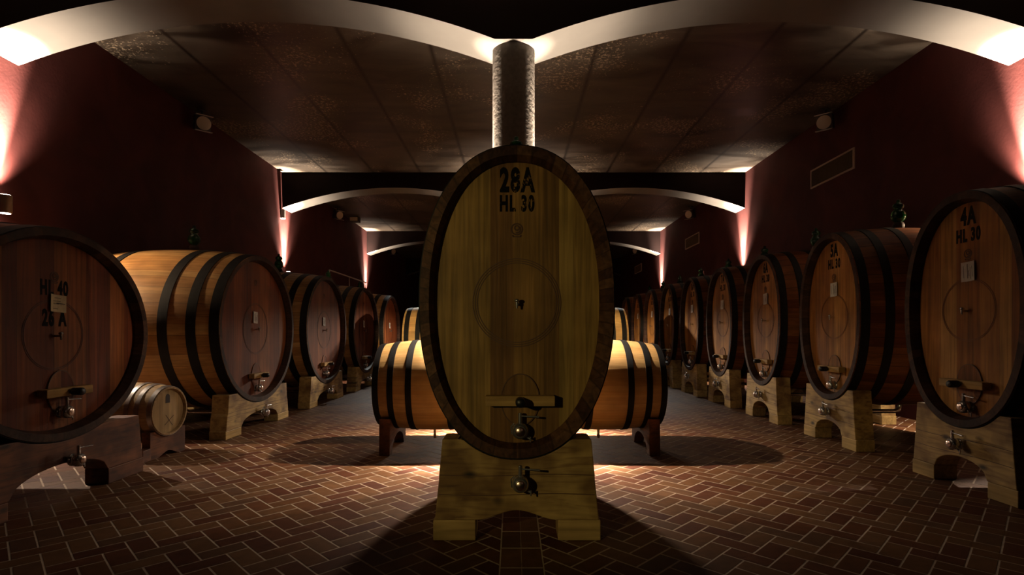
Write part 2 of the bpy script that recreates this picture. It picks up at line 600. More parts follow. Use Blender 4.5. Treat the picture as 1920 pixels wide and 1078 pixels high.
def thing(name, label, cat, loc=(0, 0, 0), rz=0.0, group=None):
    o = bpy.data.objects.new(name, None)
    COL.objects.link(o)
    o.empty_display_size = 0.1
    o.location = loc
    o.rotation_euler = (0, 0, rz)
    o['label'] = label
    o['category'] = cat
    if group:
        o['group'] = group
    return o


def struct(o, label=None):
    o['kind'] = 'structure'
    if label:
        o['label'] = label
    return o


# ------------------------------------------------------------------ setting
XW, ZC = 5.8, 5.28
Y0, Y1 = -5.0, 33.0


def clip(poly, x, keep_less):
    out = []
    for i in range(len(poly)):
        a, c = poly[i], poly[(i + 1) % len(poly)]
        ia = (a[0] < x) == keep_less
        ic = (c[0] < x) == keep_less
        if ia:
            out.append(a)
        if ia != ic:
            t = (x - a[0]) / (c[0] - a[0])
            out.append((x, a[1] + t * (c[1] - a[1])))
    return out


def build_floor():
    mb = MB()
    mb.box((0, (Y0 + Y1) / 2, -0.0515), (2 * XW + 0.4, Y1 - Y0 + 0.4, 0.1), 0)
    W, g = 0.125, 0.0058
    sx0, sx1 = -0.076 + g, 0.162 - g
    s2 = math.sqrt(0.5)

    def emit_tile(poly):
        if len(poly) >= 3:
            mb.add([(x, y, 0.0) for x, y in poly], [list(range(len(poly)))], 1)

    for i in range(-10, 290):
        for j in range(-290, 290):
            mm = (i - j) % 4
            if mm == 0:
                u0, u1, v0, v1 = i, i + 2, j, j + 1
            elif mm == 3:
                u0, u1, v0, v1 = i, i + 1, j, j + 2
            else:
                continue
            ctr_y = ((u0 + u1) + (v0 + v1)) / 2 * W * s2 + Y0
            ctr_x = ((u0 + u1) - (v0 + v1)) / 2 * W * s2 + 0.04
            if abs(ctr_x) > XW or ctr_y < Y0 or ctr_y > 26:
                continue
            cs = [(u0 * W + g, v0 * W + g), (u1 * W - g, v0 * W + g), (u1 * W - g, v1 * W - g), (u0 * W + g, v1 * W - g)]
            # x = (u - v)/sqrt2 , y = (u + v)/sqrt2
            poly = [((u - v) * s2 + 0.04, (u + v) * s2 + Y0) for u, v in cs]
            xs = [p[0] for p in poly]
            if max(xs) <= sx0 - 0.009 or min(xs) >= sx1 + 0.009:
                emit_tile(poly)
            else:
                if min(xs) < sx0 - 0.009:
                    emit_tile(clip(poly, sx0 - 0.009, True))
                if max(xs) > sx1 + 0.009:
                    emit_tile(clip(poly, sx1 + 0.009, False))
    y = Y0
    k = 0
    mid = 0.043
    while y < 26:
        for a, c in ((sx0, mid - 0.002), (mid + 0.002, sx1)):
            emit_tile([(a, y + g), (c, y + g), (c, y + 0.262 - g), (a, y + 0.262 - g)])
        y += 0.262
    me = mb.mesh('floor', [M['grout'], M['tile']])
    struct(link('floor', me))


build_floor()


def shell(name, c, size, mat):
    mb = MB()
    mb.box((0, 0, 0), size)
    return struct(link(name, mb.mesh(name, mat), loc=c))


ym = (Y0 + Y1) / 2
shell('ceiling', (0, ym, ZC + 0.1), (2 * XW + 0.4, Y1 - Y0 + 0.4, 0.2), M['ceiling'])
shell('wall_left', (-XW - 0.1, ym, ZC / 2), (0.2, Y1 - Y0, ZC), M['wall'])
shell('wall_right', (XW + 0.1, ym, ZC / 2), (0.2, Y1 - Y0, ZC), M['wall'])
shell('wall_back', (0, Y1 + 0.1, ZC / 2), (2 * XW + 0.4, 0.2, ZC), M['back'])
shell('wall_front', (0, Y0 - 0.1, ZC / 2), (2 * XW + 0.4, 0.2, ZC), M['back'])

BEAM_Y = [-1.75, 5.965, 13.66, 21.35, 29.0]
BEAM_T = 0.57


def beam_mesh():
    def arc(xa, xb, n=40):
        half = (xb - xa) / 2
        rise = 0.51
        R = (half * half + rise * rise) / (2 * rise)
        out = []
        for k in range(n + 1):
            x = xa + (xb - xa) * k / n
            t = x - (xa + xb) / 2
            out.append((x, 4.39 + math.sqrt(R * R - t * t) - (R - rise)))
        return out
    low = arc(-XW, -0.2) + arc(0.2, XW)
    mb = MB()
    n = len(low)
    h = BEAM_T / 2
    for sgn in (-1, 1):
        vs = [(x, sgn * h, z) for x, z in low] + [(x, sgn * h, ZC) for x, z in low]
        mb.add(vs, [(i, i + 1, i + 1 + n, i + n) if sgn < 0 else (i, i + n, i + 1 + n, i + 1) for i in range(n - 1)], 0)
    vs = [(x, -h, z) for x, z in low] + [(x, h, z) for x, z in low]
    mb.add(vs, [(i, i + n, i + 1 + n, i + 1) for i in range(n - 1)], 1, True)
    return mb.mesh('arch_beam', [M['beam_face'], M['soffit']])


BEAM = beam_mesh()
mbc = MB()
mbc.lathe([(0.235, 0.0), (0.235, 4.395)], n=64)
COLUMN = mbc.mesh('column', M['column'])
for y in BEAM_Y:
    struct(link('arch_beam', BEAM, loc=(0, y, 0)))
    struct(link('column', COLUMN, loc=(0, y, 0)))

# ------------------------------------------------------------------ lamps
LAMP_Z = 2.70


def lamp_meshes():
    b_ = MB()
    n = 24
    b_.lathe([(0.050, -0.10), (0.058, -0.10), (0.060, -0.09), (0.060, 0.09), (0.058, 0.10), (0.050, 0.10)], n=n)
    le = MB()
    le.lathe([(0.001, 0.0), (0.047, 0.0), (0.047, 0.004), (0.001, 0.004)], n=n)
    br = MB()
    br.box((0, 0, 0), (0.07, 0.05, 0.09))
    return b_.mesh('lamp_body', M['lamp_body']), le.mesh('lens', M['lens_lit']), br.mesh('bracket', M['lamp_body'])


LB, LL, LR = lamp_meshes()


def updown_lamp(label, x, y, z, sx, group, name='wall_lamp', off=0.11, column=False, wide=0):
    t = thing(name, label, 'lamp', (x, y, z), 0, group)
    link('lamp_body', LB, t)
    for dz in (0.101, -0.105):
        link('lens', LL, t, (0, 0, dz))
    br = link('bracket', LR, t, (sx * (0.10 if column else 0.075), 0, 0))
    br.scale.x = 1.6 if column else 1.0
    w = t.location
    inward = -sx
    if not column:
        spot('lamp_beam', (x, y, z + 0.115), (x - inward * 0.11, y, z + 1.5), P_WALL_UP_CORE, 34, 1.0, WARM, 0.03, 0)
        spot('lamp_beam', (x, y, z + 0.115), (x, y, z + 2), P_WALL_UP_MID, 76, 1.0, WARM, 0.03)
        spot('lamp_beam', (x, y, z + 0.115), (x, y, z + 2), P_WALL_UP_WIDE, 94, 1.0, WARM, 0.03)
        spot('lamp_beam', (x, y, z - 0.115), (x + inward * 0.2, y, z - 2), P_WALL_DN_CORE, 70, 0.9, WARM, 0.03)
        spot('lamp_beam', (x, y, z - 0.115), (x, y, z - 2), P_WALL_DN_WIDE, 124, 0.35, WARM, 0.03)
        if y < 8:  # extra beam added to brighten the second cask in each row
            tgt = (-4.65, 6.35, 1.95) if sx < 0 else (4.45, 5.85, 2.28)
            spot('lamp_beam', (x, y, z - 0.115), tgt, 340 if sx < 0 else 420, 56 if sx < 0 else 44, 0.8, (1.0, 0.72, 0.44), 0.03)
    else:
        spot('lamp_beam', (x, y, z + 0.115), (x, y, z + 2), P_COL_UP, 56, 0.9, WARM, 0.03)
        spot('lamp_beam', (x, y, z + 0.115), (x, y, z + 2), P_COL_UP_WIDE, 92, 1.0, WARM, 0.03)
        spot('lamp_beam', (x, y, z + 0.115), (x - inward * 0.155, y, z + 1.6), P_COL_UP_CORE, 18, 1.0, WARM, 0.03, 0)
        spot('lamp_beam', (x, y, z - 0.115), (x, y, z - 2), P_COL_DN, 66, 1.0, WARM, 0.03, 0)
        spot('lamp_beam', (x, y, z - 0.115), (x, y, z - 2), P_COL_DN_MID, 122, 1.0, WARM, 0.03)
        spot('lamp_beam', (x, y, z - 0.115), (x, y, z - 2), wide, 172, 0.3, WARM, 0.03)
    return t


for y, w in ((-1.7, 'behind the camera'), (5.97, 'at the first arch'), (13.47, 'at the second arch'), (20.9, 'at the third arch')):
    if y < 0:
        continue
    for s, sd in ((-1, 'left'), (1, 'right')):
        updown_lamp('bronze wall lamp on the %s red wall %s' % (sd, w), s * (XW - 0.11), y, LAMP_Z, s, 'up and down wall lamps')
for y, w in ((5.95, 'nearest column behind the cask marked 28A'), (13.5, 'second column back')):
    for s, sd in ((-1, 'left'), (1, 'right')):
        updown_lamp('bronze lamp on the %s side of the %s' % (sd, w), s * 0.385, y, 2.32, -s,
                    'up and down column lamps', name='column_lamp', column=True, wide=P_COL_DN_WIDE if y < 8 else 700)
        if y > 8:
            pass
        else:
            spot('lamp_beam', (s * 0.43, 6.12, 2.24), (s * 2.35, 12.4, 1.30), 1700, 13, 1.0, (1.0, 0.76, 0.42), 0.03)  # extra narrow beam added to light the far crosswise cask

# white box with added glow for the bright end of the second arch
t = thing('bright_arch_end', 'tiny white box with an added glow at the left end of the second arch', 'lamp', (-XW + 0.05, 13.30, 4.22))
mb = MB(); mb.box((0, 0, 0), (0.10, 0.09, 0.22)); link('housing', mb.mesh('housing', M['white_metal']), t, bevel=0.008)
mb = MB(); mb.box((0, 0, -0.113), (0.08, 0.07, 0.006)); link('lens', mb.mesh('lens', M['lens_lit']), t)
spot('lamp_beam', (-XW + 0.06, 13.28, 4.09), (-XW + 0.0, 13.1, 3.4), 3, 120, 0.8)  # weak beam added under the glowing box


def spotlight_meshes():
    h = MB()
    # square housing, front towards -Y, with lips above and below the lens
    h.box((0, 0.10, 0), (0.25, 0.16, 0.25))
    lips = MB()
    lips.box((0, -0.02, 0.135), (0.27, 0.12, 0.012))
    lip2 = MB()
    lip2.box((0, -0.02, -0.135), (0.27, 0.12, 0.012))
    g = MB()
    mt = Matrix.Rotation(PI / 2, 4, 'X')
    g.lathe([(0.002, -0.02), (0.06, -0.012), (0.105, 0.0), (0.118, 0.02)], mt, 28)
    y = MB()
    y.tube([(0, 0.10, 0.12), (0, 0.10, 0.26)], 0.018)
    y.box((0, 0.10, 0.255), (0.12, 0.12, 0.02))
    return (h.mesh('housing', M['spot_grey']), lips.mesh('visor', M['rail']), lip2.mesh('visor', M['rail']), g.mesh('lens', M['lens_off']), y.mesh('mount', M['spot_grey']))


SP = spotlight_meshes()


def spotlight(label, x, y, z, rz, rx):
    t = thing('ceiling_spotlight', label, 'spotlight', (x, y, z), 0, 'unlit ceiling spotlights')
    e = (rx, 0, rz)
    for nm, me in zip(('housing', 'visor', 'visor', 'lens', 'mount'), SP):
        o = link(nm, me, t, rot=e if nm != 'mount' else (0, 0, rz))
    return t


for x, y, rz, w in ((-5.55, 9.55, 0.75, 'above the left wall, nearest of the left ones'), (5.53, 9.5, -0.75, 'above the right wall, above the nearest vent'),
                    (-5.55, 17.0, 0.9, 'on the left past the second arch'), (5.55, 16.9, -0.9, 'on the right past the second arch'),
                    (-5.55, 24.6, 0.9, 'far left past the third arch'), (5.55, 24.4, -0.9, 'far right past the third arch')):
    spotlight('square ceiling spotlight with round lens ' + w, x, y, ZC - 0.27, rz, math.radians(14))

# small square ceiling light beside the second left spotlight
t = thing('ceiling_light', 'small pale ceiling fitting behind the second left spotlight', 'lamp', (-5.5, 18.5, ZC - 0.12))
mb = MB(); mb.box((0, 0, 0.03), (0.3, 0.3, 0.18)); link('housing', mb.mesh('housing', M['spot_grey']), t, bevel=0.01)
mb = MB(); mb.box((0, -0.155, 0.02), (0.26, 0.01, 0.12)); link('lens', mb.mesh('lens', M['lens_off']), t)

# ------------------------------------------------------------------ wall vents on the right wall


def vent(label, y):
    t = thing('wall_vent', label, 'vent', (XW, y, 4.235), 0, 'ventilation grilles on the right wall')
    fr_ = MB()
    hw, hh, b_ = 0.66, 0.165, 0.028
    for c, sz in (((-0.012, 0, hh), (0.024, 2 * hw, b_)), ((-0.012, 0, -hh), (0.024, 2 * hw, b_)),
                  ((-0.012, hw - b_ / 2, 0), (0.024, b_, 2 * hh - b_)), ((-0.012, -hw + b_ / 2, 0), (0.024, b_, 2 * hh - b_))):
        fr_.box(c, sz)
    link('vent_frame', fr_.mesh('vent_frame', M['vent_frame']), t)
    sl = MB()
    sl.box((-0.003, 0, 0), (0.004, 2 * hw - 0.05, 2 * hh - 0.02))
    for k in range(44):
        yy = -hw + 0.04 + k * (2 * hw - 0.08) / 43
        sl.box((-0.010, yy, 0), (0.014, 0.008, 2 * hh - 0.03))
    link('louvre', sl.mesh('louvre', M['vent_slat']), t)


for y, w in ((9.72, 'nearest, high on the right red wall'), (17.3, 'second one back, past the second arch'), (24.8, 'farthest one, past the third arch')):
    vent('framed ventilation grille, ' + w, y)

# ------------------------------------------------------------------ casks


class Kind:
    pass


def se(a, b_, n, ang):
    """point of the superellipse outline"""
    c, s = math.sin(ang), math.cos(ang)
    return (a * math.copysign(abs(c) ** (2 / n), c), b_ * math.copysign(abs(s) ** (2 / n), s))


def make_kind(a, b_, L, n=2.2, bulge=0.07, rim=0.055, bev=0.022, recess=0.085, hoops=(0.055, 0.30, 0.60), hoop_w=0.09,
              body=None, head=None, hoop_mat=None, chime=None, seg=72, head_bands=True):
    k = Kind()
    k.a, k.b, k.L, k.n, k.bulge = a, b_, L, n, bulge
    k.zc = b_ * (1 + bulge)
    k.recess = recess

    def sc(y):
        t = 2 * y / L
        return 1 + bulge * (1 - t * t)
    k.sc = sc
    # body
    mb = MB()
    ny = 18
    ys = [-L / 2 + L * i / ny for i in range(ny + 1)]
    angs = [2 * PI * i / seg for i in range(seg)]

    def ring(y, sa, sb):
        return [(p[0], y, p[1]) for p in (se(sa, sb, n, t) for t in angs)]

    def bridge(ra, rb, mi, smooth=True):
        vs = ra + rb
        mb.add(vs, [(i, (i + 1) % seg, (i + 1) % seg + seg, i + seg) for i in range(seg)], mi, smooth)
    vs = []
    for y in ys:
        vs += ring(y, a * sc(y), b_ * sc(y))
    mb.add(vs, [(r_ * seg + i, r_ * seg + (i + 1) % seg, (r_ + 1) * seg + (i + 1) % seg, (r_ + 1) * seg + i)
                for r_ in range(ny) for i in range(seg)], 0, True)
    for sgn in (-1, 1):
        ye = sgn * L / 2
        r0 = ring(ye, a, b_)
        r1 = ring(ye - sgn * 0.0, a - rim, b_ - rim)
        r2 = ring(ye - sgn * recess * 0.75, a - rim - bev, b_ - rim - bev)
        r3 = ring(ye - sgn * (recess + 0.01), a - rim - bev, b_ - rim - bev)
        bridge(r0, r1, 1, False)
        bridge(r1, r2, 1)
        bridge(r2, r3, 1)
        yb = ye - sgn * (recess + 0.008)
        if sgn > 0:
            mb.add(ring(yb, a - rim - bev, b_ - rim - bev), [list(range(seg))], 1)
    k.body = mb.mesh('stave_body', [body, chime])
    fix_normals(k.body)
    # head
    mb = MB()
    hd = ring(-L / 2 + recess, a - rim - bev + 0.012, b_ - rim - bev + 0.012)
    hb = ring(-L / 2 + recess + 0.03, a - rim - bev + 0.012, b_ - rim - bev + 0.012)
    mb.add(hd, [list(range(seg))], 0)
    bridge(hd, hb, 0, False)
    k.head = mb.mesh('head', head)
    fix_normals(k.head)
    k.yh = -L / 2 + recess
    # hoops
    k.hoops = []
    for d in hoops:
        for y in (-L / 2 + d, L / 2 - d):
            mb = MB()
            e = 0.007
            rings = []
            for yy in (y - hoop_w / 2, y, y + hoop_w / 2):
                s_ = sc(max(-L / 2, min(L / 2, yy)))
                rings.append(ring(yy, a * s_ + e, b_ * s_ + e))
            s0, s1 = sc(y - hoop_w / 2), sc(y + hoop_w / 2)
            inn0, inn1 = ring(y - hoop_w / 2, a * s0 - 0.01, b_ * s0 - 0.01), ring(y + hoop_w / 2, a * s1 - 0.01, b_ * s1 - 0.01)
            bridge(inn0, rings[0], 0, False)
            bridge(rings[0], rings[1], 0)
            bridge(rings[1], rings[2], 0)
            bridge(rings[2], inn1, 0, False)
            me = mb.mesh('hoop', hoop_mat)
            fix_normals(me)
            k.hoops.append(me)
    return k


K30 = make_kind(0.5875, 0.945, 1.65, 2.2, 0.07, body=M['stave_dark'], head=M['head_center'], hoop_mat=M['hoop'], chime=M['chime'])
K30R = make_kind(0.5875, 0.945, 1.65, 2.2, 0.07, body=M['stave_dark'], head=M['head_amber'], hoop_mat=M['hoop'], chime=M['chime_dark'])
K40S = make_kind(0.90, 0.785, 2.05, 2.0, 0.08, hoops=(0.06, 0.38, 0.72), hoop_w=0.105, body=M['stave_dark'], head=M['head_red'],
                 hoop_mat=M['hoop'], chime=M['chime_dark'])
K40 = make_kind(1.03, 0.96, 2.05, 2.0, 0.085, hoops=(0.058, 0.305, 0.61), hoop_w=0.105, body=M['stave'], head=M['head_red'],
                hoop_mat=M['hoop'], chime=M['chime_dark'])
KTON = make_kind(0.435, 0.435, 1.17, 2.0, 0.125, rim=0.03, bev=0.012, recess=0.05, hoops=(0.035, 0.19, 0.38), hoop_w=0.062, body=M['stave_new'],
                 head=M['head'], hoop_mat=M['hoop'], chime=M['chime'])
KREAR = make_kind(0.74, 0.74, 2.0, 2.0, 0.09, hoops=(0.10, 0.36, 0.68), hoop_w=0.11, body=M['stave_new'], head=M['head'],
                  hoop_mat=M['hoop'], chime=M['chime'])
KSMALL = make_kind(0.245, 0.245, 0.78, 2.0, 0.17, rim=0.016, bev=0.006, recess=0.03, hoops=(0.03, 0.15, 0.25), hoop_w=0.042,
                   body=M['pale_stave'], head=M['pale_head'], hoop_mat=M['galv'], chime=M['pale_stave'], seg=56)


# text ---------------------------------------------------------------
_text_cache = {}


def text_mesh(txt, height, xs, mat):
    key = (txt, height, xs, mat.name)
    if key in _text_cache:
        return _text_cache[key]
    cu = bpy.data.curves.new('t', 'FONT')
    cu.body = txt
    cu.align_x = 'CENTER'
    cu.align_y = 'CENTER'
    cu.size = height / 0.70
    cu.offset = height * 0.066
    cu.space_character = 1.2
    cu.resolution_u = 4
    cu.extrude = 0.0008
    o = bpy.data.objects.new('t', cu)
    COL.objects.link(o)
    bpy.context.view_layer.update()
    me = bpy.data.meshes.new_from_object(o.evaluated_get(bpy.context.evaluated_depsgraph_get()))
    bpy.data.objects.remove(o)
    mt = Matrix.Rotation(PI / 2, 4, 'X') @ Matrix.Diagonal((xs, 1, 1, 1))
    me.transform(mt)
    me.materials.clear()
    me.materials.append(mat)
    me.name = 'stencil'
    _text_cache[key] = me
    return me


def valve_meshes():
    """steel ball valve, flange at origin, pointing to -Y; lever to the right"""
    v = MB()
    mt = Matrix.Rotation(PI / 2, 4, 'X')     # local z -> -y
    v.lathe([(0.062, 0.0), (0.062, 0.012), (0.034, 0.016), (0.034, 0.03), (0.058, 0.034), (0.066, 0.045), (0.068, 0.07),
             (0.064, 0.095), (0.052, 0.108), (0.046, 0.112)], mt, 24)
    for k in range(6):
        a_ = 2 * PI * k / 6 + 0.3
        p = (0.052 * math.cos(a_), -0.008, 0.052 * math.sin(a_))
        v.tube([p, (p[0], -0.024, p[2])], 0.008, 6)
    # clamp wing nuts at the lower right
    v.tube([(0.04, -0.05, -0.045), (0.085, -0.06, -0.07)], 0.009, 8)
    v.tube([(0.085, -0.06, -0.05), (0.085, -0.06, -0.095)], 0.007, 8)
    v.tube([(-0.068, -0.05, -0.03), (-0.074, -0.055, 0.035), (-0.05, -0.06, 0.06)], 0.006, 8)
    c = MB()
    c.lathe([(0.040, 0.110), (0.040, 0.118), (0.034, 0.124), (0.002, 0.126)], mt, 24)
    s = MB()
    s.tube([(0, -0.07, 0.05), (0, -0.07, 0.145)], 0.017, 14)
    s.tube([(0, -0.07, 0.145), (0, -0.07, 0.150)], 0.013, 14)
    h = MB()
    h.tube([(0.0, -0.075, 0.125), (0.06, -0.082, 0.122), (0.155, -0.088, 0.117)], [0.006, 0.0065, 0.009], 10)
    return v.mesh('valve', M['chrome']), c.mesh('valve_cap', M['copper']), s.mesh('valve_stem', M['chrome']), h.mesh('lever', M['chrome'])


VALVE = valve_meshes()


def add_valve(t, loc, s=0.74, name='valve'):
    v = link(name, VALVE[0], t, loc)
    v.scale = (s, s, s)
    for nm, me in zip(('valve_cap', 'valve_stem', 'lever'), VALVE[1:]):
        link(nm, me, v)
    return v


def annulus(mb, r0, r1, y, seg=64, a0=0.0, a1=2 * PI, cz=0.0, sx=1.0, th=0.0015):
    n = seg
    full = abs(a1 - a0 - 2 * PI) < 1e-6
    vs = []
    cnt = n if full else n + 1
    for yy in (y, y - th):
        for r_ in (r0, r1):
            for k in range(cnt):
                a_ = a0 + (a1 - a0) * k / n
                vs.append((r_ * math.sin(a_) * sx, yy, cz + r_ * math.cos(a_)))
    fs = []
    for k in range(n):
        k2 = (k + 1) % cnt
        A, B, C, D = k, k2, cnt + k2, cnt + k
        o = 2 * cnt
        fs += [(A, B, C, D), (A + o, D + o, C + o, B + o), (A, A + o, B + o, B), (D, C, C + o, D + o)]
    mb.add(vs, fs)


def build_fixed_parts():
    P = {}
    mb = MB()
    for r_ in (0.272, 0.259, 0.246):
        annulus(mb, r_ - 0.0028, r_ + 0.0028, 0)
    P['ring'] = mb.mesh('carved_ring', M['groove'])
    for nm, mt in (('ring_amber', M['groove_amber']), ('ring_red', M['groove_red'])):
        mb = MB()
        for r_ in (0.270, 0.258):
            annulus(mb, r_ - 0.0024, r_ + 0.0024, 0)
        P[nm] = mb.mesh('carved_ring', mt)
    # small burnt round stamp: ring, curl and ribbon below
    mb = MB()
    annulus(mb, 0.030, 0.038, 0, 32)
    annulus(mb, 0.010, 0.018, 0, 24, cz=0.008)
    annulus(mb, 0.018, 0.026, 0, 20, 0.9, 3.4, cz=0.0)
    mb.box((0, -0.0007, -0.047), (0.050, 0.0014, 0.007))
    mb.box((-0.024, -0.0007, -0.041), (0.010, 0.0014, 0.008))
    mb.box((0.024, -0.0007, -0.041), (0.010, 0.0014, 0.008))
    P['stamp'] = mb.mesh('stamped_emblem', M['stamp'])
    # tasting tap
    mb = MB()
    mb.tube([(0, 0.01, 0), (0, -0.055, 0)], 0.009, 12)
    mb.tube([(0, -0.05, 0.012), (0, -0.05, -0.028)], [0.010, 0.006], 10)
    mb.lathe([(0.002, 0.010), (0.014, 0.012), (0.016, 0.022), (0.010, 0.03), (0.002, 0.032)], Matrix.Translation((0, -0.05, 0)), 12)
    P['tap'] = mb.mesh('tasting_tap', M['chrome'])
    return P


FP = build_fixed_parts()


def door_mesh(k, head_mat):
    # oval manhole door outline, slightly proud of the head
    mb = MB()
    pts = []
    for i in range(40):
        a_ = 2 * PI * i / 40
        pts.append((0.115 * math.sin(a_), 0.155 * math.cos(a_)))
    mb.prism(pts, -0.004, 0.004)
    d = mb.mesh('manhole_door', head_mat)
    fix_normals(d)
    mb = MB()
    n = 44
    vs = []
    for yy in (0.0, -0.0055):
        for r_ in (1.0, 1.045):
            for i in range(n):
                a_ = 2 * PI * i / n
                vs.append((0.115 * r_ * math.sin(a_), yy, 0.155 * r_ * math.cos(a_)))
    fs = []
    for i in range(n):
        j = (i + 1) % n
        fs += [(2 * n + i, 3 * n + i, 3 * n + j, 2 * n + j), (n + i, n + j, 3 * n + j, 3 * n + i)]
    mb.add(vs, fs)
    g = mb.mesh('door_joint', M['groove'])
    mb = MB()
    mb.box((0, -0.045, 0), (0.42, 0.075, 0.062))
    bar = mb.mesh('crossbar', M['bar'])
    mb = MB()
    mt = Matrix.Rotation(PI / 2, 4, 'X')
    mb.lathe([(0.016, 0.07), (0.016, 0.09), (0.027, 0.094), (0.030, 0.102), (0.029, 0.165), (0.025, 0.174), (0.004, 0.177)], mt, 20)
    knob = mb.mesh('screw_knob', M['black'])
    return d, g, bar, knob


DOOR = door_mesh(K30, M['head_center'])
DOORA = door_mesh(K30R, M['head_amber'])
DOORR = door_mesh(K40, M['head_red'])


def note_meshes(w, h, mat, vertical):
    mb = MB()
    nx = 6
    vs, fs = [], []
    for yy in (0, 0.001):
        for i in range(nx + 1):
            for z in (-h / 2, h / 2):
                x = -w / 2 + w * i / nx
                vs.append((x, yy - 0.010 * (2 * x / w) ** 2 - (0.006 if z < 0 else 0), z))
    c = 2 * (nx + 1)
    for i in range(nx):
        fs += [(2 * i, 2 * i + 2, 2 * i + 3, 2 * i + 1), (c + 2 * i, c + 2 * i + 1, c + 2 * i + 3, c + 2 * i + 2)]
    mb.add(vs, fs)
    p = mb.mesh('paper_note', mat)
    mb = MB()
    if vertical:
        for i, (x, l0, l1) in enumerate(((-0.30, 0.18, 0.80), (0.0, 0.14, 0.88), (0.10, 0.25, 0.55), (0.22, 0.10, 0.70), (0.34, 0.2, 0.75))):
            z0, z1 = -h / 2 + h * l0, -h / 2 + h * l1
            mb.box((x * w, -0.0135 - 0.010 * (2 * x) ** 2 * 0.2, (z0 + z1) / 2), (w * (0.022 if i != 1 else 0.04), 0.001, z1 - z0))
    else:
        for i, (z, l0, l1) in enumerate(((0.30, 0.2, 0.62), (0.12, 0.14, 0.60), (0.0, 0.35, 0.90), (-0.04, 0.15, 0.5), (-0.32, 0.15, 0.45))):
            x0, x1 = -w / 2 + w * l0, -w / 2 + w * l1
            mb.box(((x0 + x1) / 2, -0.0135, z * h), (x1 - x0, 0.001, h * (0.022 if i != 2 else 0.04)))
    return p, mb.mesh('printed_lines', M['ink'])


NOTE = note_meshes(0.125, 0.160, M['paper'], True)
NOTE_OLD = note_meshes(0.135, 0.130, M['paper_old'], False)
NOTE_SLIM = note_meshes(0.115, 0.155, M['paper'], True)


def pipe_mesh(k, zdrop):
    mb = MB()
    y1 = -k.L / 2 - 0.02
    z0 = -k.b * (1 + k.bulge) + 0.03
    zz = zdrop
    mb.tube([(0, 0.0, z0), (0, 0.0, zz + 0.06), (0, -0.015, zz + 0.02), (0, -0.06, zz), (0, -0.3, zz), (0, y1, zz)], 0.024, 14)
    return mb.mesh('drain_pipe', M['chrome'])


def airlock_mesh():
    mb = MB()
    mb.lathe([(0.018, 0.05), (0.026, 0.055), (0.050, 0.075), (0.060, 0.105), (0.056, 0.14), (0.040, 0.165), (0.030, 0.172),
              (0.042, 0.185), (0.048, 0.20), (0.040, 0.222), (0.018, 0.232), (0.014, 0.24), (0.018, 0.25), (0.010, 0.262), (0.002, 0.264)], n=20)
    g = mb.mesh('glass_bulb', M['glass'])
    mb = MB()
    mb.lathe([(0.030, 0.0), (0.045, 0.004), (0.048, 0.03), (0.040, 0.05), (0.022, 0.062), (0.002, 0.064)], n=18)
    return g, mb.mesh('bung', M['rubber'])


AIR = airlock_mesh()


def airlock(label, x, y, z, group='glass airlocks on top of the casks', s=1.27):
    t = thing('glass_airlock', label, 'airlock', (x, y, z), 0, group)
    t.scale = (s, s, s)
    link('glass_bulb', AIR[0], t)
    link('bung', AIR[1], t)


def cradle_support_meshes(k, halfw_top, halfw_bot, ztop, zfoot, arch_rise, foot_w, th, y_at, zb, mat, split=None, foot_d=0.0):
    """front support board of a cradle in cask-local x,y with z from the floor; zb = floor height of bilge bottom"""
    zc = zb + k.zc

    def surf(x, y):
        s = k.sc(y)
        a, b_ = k.a * s + 0.010, k.b * s + 0.010
        if abs(x) >= a:
            return 9.0
        return zc - b_ * (1 - (abs(x) / a) ** k.n) ** (1 / k.n)

    def outline(y):
        pts = []
        nx = 48
        xi = halfw_bot - foot_w - 0.005
        pts.append((-halfw_bot + 0.01, zfoot))
        if split:
            pts.append((-halfw_bot + 0.035, split - 0.03))
            pts.append((-halfw_top - 0.02, split))
        for i in range(nx + 1):
            x = -halfw_top + 2 * halfw_top * i / nx
            pts.append((x, min(ztop, surf(x, y))))
        if split:
            pts.append((halfw_top + 0.02, split))
            pts.append((halfw_bot - 0.035, split - 0.03))
        pts.append((halfw_bot - 0.01, zfoot))
        na = 20
        for i in range(na + 1):
            x = xi - 2 * xi * i / na
            pts.append((x, zfoot + arch_rise * math.sqrt(max(0, 1 - (x / xi) ** 2)) if arch_rise > 0.06 else
                        zfoot + arch_rise * (math.cos(x / xi * PI) * 0.5 + 0.5)))
        return pts
    mb = MB()
    o0, o1 = outline(y_at), outline(y_at + th)
    n = len(o0)
    # strips between top and bottom chains keep the faces clean
    vs = [(x, y_at, z) for x, z in o0] + [(x, y_at + th, z) for x, z in o1]
    mb.add(vs, [list(range(n - 1, -1, -1)), list(range(n, 2 * n))] + [(i, (i + 1) % n, (i + 1) % n + n, i + n) for i in range(n)])
    me = mb.mesh('support', mat)
    fix_normals(me)
    fm = []
    if zfoot > 0.02:
        for s in (-1, 1):
            f = MB()
            f.box((s * (halfw_bot - foot_w / 2), y_at + th / 2 - foot_d / 2, zfoot / 2), (foot_w, th + foot_d, zfoot - 0.001))
            fm.append(f.mesh('foot_block', M['foot'] if mat is not M['cradle_red'] else M['cradle_red']))
    return me, fm


def joint_line_mesh(halfw, z, y):
    mb = MB()
    n = 24
    vs = []
    for i in range(n + 1):
        x = -halfw + 2 * halfw * i / n
        zz = z + 0.006 * math.sin(x * 7)
        for dz in (-0.0025, 0.0025):
            vs.append((x, y - 0.0012, zz + dz))
    mb.add(vs, [(2 * i, 2 * i + 2, 2 * i + 3, 2 * i + 1) for i in range(n)])
    return mb.mesh('board_joint', M['groove'])


CR = {}


